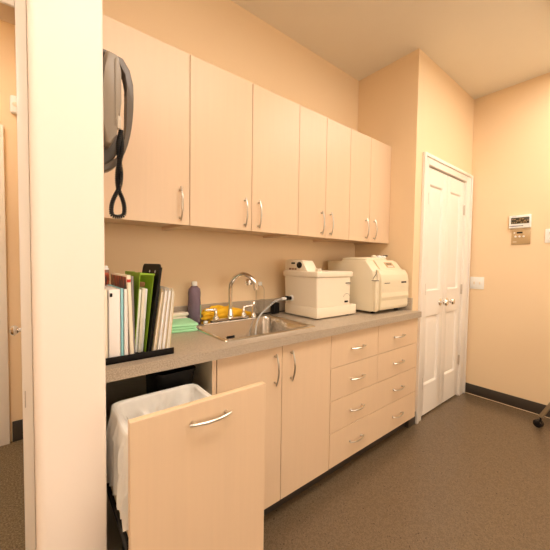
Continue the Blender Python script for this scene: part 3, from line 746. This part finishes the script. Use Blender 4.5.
# round off the bottom of the loop
n0 = len(cl) // 2
for k_ in range(6):
    cl = [cl[0]] + [(cl[i - 1] + cl[i] * 2 + cl[i + 1]) / 4 for i in range(1, len(cl) - 1)] + [cl[-1]]
core = cl
def coil(path, rc, rw, pitch):
    P = [V(p) for p in path]; d = [0]
    for a, b_ in zip(P, P[1:]): d.append(d[-1] + (b_ - a).length)
    tot = d[-1]; turns = tot / pitch; N = int(turns * 8); out = []
    j = 0
    for i in range(N + 1):
        s_ = tot * i / N
        while j < len(d) - 2 and d[j + 1] < s_: j += 1
        f = (s_ - d[j]) / max(1e-9, d[j + 1] - d[j]); p = P[j].lerp(P[j + 1], f); tg = (P[j + 1] - P[j]).normalized()
        u_ = V((0, 1, 0)); u_ = (u_ - tg * u_.dot(tg)).normalized(); w_ = tg.cross(u_)
        a = 2 * pi * s_ / pitch
        out.append(p + (u_ * cos(a) + w_ * sin(a)) * rc)
    return MB().tube(out, rw, 6)
obj('coiled_cord', coil(core, .0046, .0024, .0052), 'black', ph, ang=60)

# ------------------------------------------------------------------ plates on the right wall
tm = thing('control_unit', (XR, -.343, 1.585), 'white wall control unit with a dark screen, upper of two on the right wall', 'control panel')
obj('housing', MB().box(XR - .024, XR - .0005, -.418, -.266, 1.588, 1.700, .004, 3), 'white', tm)
obj('screen', MB().box(XR - .0255, XR - .0235, -.408, -.280, 1.626, 1.680, .001), 'lcd', tm)
tx = MB(); rnd = random.Random(4)
for r_ in range(3):
    y = -.287
    while y > -.392:
        w = rnd.uniform(.006, .016)
        if rnd.random() < .72: tx.box(XR - .0262, XR - .0254, y - w, y, 1.634 + r_ * .0145, 1.639 + r_ * .0145)
        y -= w + .005
obj('screen_text', tx, 'tan', tm)
obj('stripe', MB().box(XR - .0248, XR - .0238, -.368, -.270, 1.604, 1.609), 'blue', tm)
lg = MB()
for i in range(5): lg.box(XR - .0248, XR - .0238, -.292 - i * .006, -.288 - i * .006, 1.686, 1.691)
obj('lettering', lg, 'greyc', tm)
ip = thing('intercom_plate', (XR, -.35, 1.445), 'tan metal intercom plate with three buttons, lower of two on the right wall', 'intercom')
obj('plate', MB().box(XR - .008, XR - .0005, -.416, -.284, 1.447, 1.572, .002), 'tan', ip)
obj('display', MB().box(XR - .0092, XR - .0075, -.362, -.322, 1.542, 1.556), 'black', ip)
for y in (-.314, -.342, -.370):
    obj('button', MB().lathe([(.008, 0), (.008, -.004), (.005, -.006), (.001, -.0065)], (XR - .0075, y, 1.515), 14, 'x'), 'white', ip)
obj('indicator', MB().lathe([(.006, 0), (.006, -.003), (.001, -.0035)], (XR - .0075, -.305, 1.549), 12, 'x'), 'white', ip)
obj('slot', MB().box(XR - .0092, XR - .0075, -.322, -.296, 1.466, 1.472), 'ivory', ip)
op = thing('outlet_plate', (XR, -.548, 1.45), 'white duplex outlet plate high on the right wall at the frame edge', 'outlet')
obj('plate', MB().box(XR - .007, XR - .0005, -.585, -.511, 1.452, 1.568, .0025), 'white', op)
for z_ in (1.532, 1.488):
    rc_ = obj('receptacle', MB().box(XR - .0095, XR - .0065, -.565, -.531, z_ - .014, z_ + .014, .003), 'white', op)
    obj('slots', MB().box(XR - .0102, XR - .0094, -.5425, -.5405, z_ - .004, z_ + .008).box(XR - .0102, XR - .0094, -.5555, -.5535, z_ - .004, z_ + .008), 'ink', rc_)
sp_ = thing('switch_plate', (XR, -.027, 1.03), 'white double light switch plate beside the closet casing', 'light switch')
obj('plate', MB().box(XR - .007, XR - .0005, -.087, .030, 1.031, 1.147, .0025), 'white', sp_)
for y in (-.053, -.006):
    obj('toggle', MB().box(XR - .0085, XR - .0065, y - .006, y + .006, 1.076, 1.102, .001).box(XR - .018, XR - .008, y - .004, y + .004, 1.087, 1.099, .002), 'ivory', sp_)

# ------------------------------------------------------------------ wheeled stand (only one leg reaches the view)
hc = V((2.97, -.865, 0)); cas = V((3.064, -.583, 0))
st = thing('rolling_stand', hc, 'sloping metal stand leg on a black caster wheel by the right wall', 'stand')
a0 = math.atan2(cas.y - hc.y, cas.x - hc.x); RL = (cas - hc).length
obj('column', MB().cyl(hc + V((0, 0, .55)), hc + V((0, 0, .70)), .020, n=18), 'nickel', st)
obj('hub', MB().lathe([(.03, .54), (.05, .56), (.05, .62), (.03, .64)], hc, 24), 'grey', st, ang=50)
obj('top_plate', MB().lathe([(.04, .69), (.14, .70), (.15, .71), (.15, .725), (.14, .73), (.02, .73)], hc, 32), 'ivory', st, ang=50)
for i in range(3):
    a = a0 + i * 2 * pi / 3; d = V((cos(a), sin(a), 0)); p = hc + d * RL; w = V((-sin(a), cos(a), 0))
    A, B = p + V((0, 0, .088)), hc + d * .045 + V((0, 0, .59)); ax = (B - A).normalized(); n_ = ax.cross(w)
    L = [[c + w * u * .012 + n_ * v * .012 for u, v in ((-1, -1), (1, -1), (1, 1), (-1, 1))] for c in (A, A.lerp(B, .5), B)]
    lgm = obj('leg', MB().loops(L), 'legmetal', st)
    cz_ = MB().cyl(p + V((0, 0, .05)), p + V((0, 0, .092)), .007, n=12)
    cz_.tube([p + V((0, 0, .056)), p + V((0, 0, .052)) + d * .012, p + V((0, 0, .03)) + d * .016], .006, 8)
    cw = MB()
    for s_ in (-1, 1):
        c = p + d * .014 + V((0, 0, .0292))
        cw.tube([c + w * s_ * .004, c + w * s_ * .007, c + w * s_ * .018, c + w * s_ * .021], [.025, .0288, .0288, .020], 22)
    obj('caster_fork', cz_, 'blackmetal', lgm)
    obj('caster_wheel', cw, 'rubber', lgm, ang=50)

# ------------------------------------------------------------------ added window-like glow panels opposite the cabinets, unseen frontal fill light
wz0, wz1 = .95, 2.25
for name, wx0, wx1, lb in (('fill_panel_1', .3, 2.6, 'unseen white framed glow panel opposite the cabinets, added as fill light'), ('fill_panel_2', -1.9, -.1, 'unseen white framed glow panel left of the camera, added as fill light')):
    fr = MB()
    for a in ((wx0 - .07, wx0, wz0 - .07, wz1 + .07), (wx1, wx1 + .07, wz0 - .07, wz1 + .07), (wx0, wx1, wz0 - .07, wz0), (wx0, wx1, wz1, wz1 + .07), ((wx0 + wx1) / 2 - .03, (wx0 + wx1) / 2 + .03, wz0, wz1)):
        fr.box(a[0], a[1], -3.399, -3.36, a[2], a[3], .004)
    wn = struct(name, fr, 'trim', lb, 'fill light panel')
    obj('fill_pane', MB().box(wx0, wx1, -3.392, -3.386, wz0, wz1), 'fill_pane' if name == 'fill_panel_1' else 'fill_pane2', wn)

# ------------------------------------------------------------------ ceiling lights
def troffer(x, y, w, d, m_, label):
    t = thing('ceiling_light', (x, y, ZC - .03), label, 'ceiling light', 'lit ceiling panels')
    f = MB()
    for a in ((x - w / 2 - .03, x - w / 2, y - d / 2 - .03, y + d / 2 + .03), (x + w / 2, x + w / 2 + .03, y - d / 2 - .03, y + d / 2 + .03), (x - w / 2, x + w / 2, y - d / 2 - .03, y - d / 2), (x - w / 2, x + w / 2, y + d / 2, y + d / 2 + .03)):
        f.box(*a, ZC - .03, ZC - .0005)
    obj('frame', f, 'white', t)
    obj('diffuser', MB().box(x - w / 2, x + w / 2, y - d / 2, y + d / 2, ZC - .022, ZC - .012), m_, t)
troffer(.75, -1.1, 1.2, .6, 'lamp', 'lit ceiling panel above the left half of the room')
troffer(2.55, -1.0, 1.2, .6, 'lamp', 'lit ceiling panel above the right half of the room')
troffer(-1.0, -.8, 1.2, .6, 'lamp', 'unseen ceiling panel left of the wing wall, added as fill light')  # added panel, brings light from the left onto the doorway casing
troffer(-.65, .85, .6, .6, 'lamp2', 'lit ceiling panel in the next room')

# ------------------------------------------------------------------ world, camera, view
w = bpy.data.worlds.new('room_air'); sc.world = w; w.use_nodes = True
w.node_tree.nodes['Background'].inputs[0].default_value = (1, .85, .65, 1); w.node_tree.nodes['Background'].inputs[1].default_value = .02
cd = bpy.data.cameras.new('camera'); co = bpy.data.objects.new('camera', cd); COL.objects.link(co)
cd.sensor_width = 36; cd.sensor_fit = 'HORIZONTAL'; cd.lens = 303.88 / 550 * 36; cd.clip_start = .02
yaw, pitch, roll = R(38.7062), R(2.2495), R(.7546)
fw = V((sin(yaw) * cos(pitch), cos(yaw) * cos(pitch), -sin(pitch))); rt = V((cos(yaw), -sin(yaw), 0)); up = rt.cross(fw)
r2 = rt * cos(roll) + up * sin(roll); u2 = -rt * sin(roll) + up * cos(roll)
mw = Matrix((( r2.x, u2.x, -fw.x, CAM.x), (r2.y, u2.y, -fw.y, CAM.y), (r2.z, u2.z, -fw.z, CAM.z), (0, 0, 0, 1)))
co.matrix_world = mw
sc.camera = co
vs = sc.view_settings
sc.display_settings.display_device = 'sRGB'
vs.view_transform = 'Standard'; vs.look = 'None'; vs.gamma = 1; vs.use_curve_mapping = False; vs.exposure = -.5
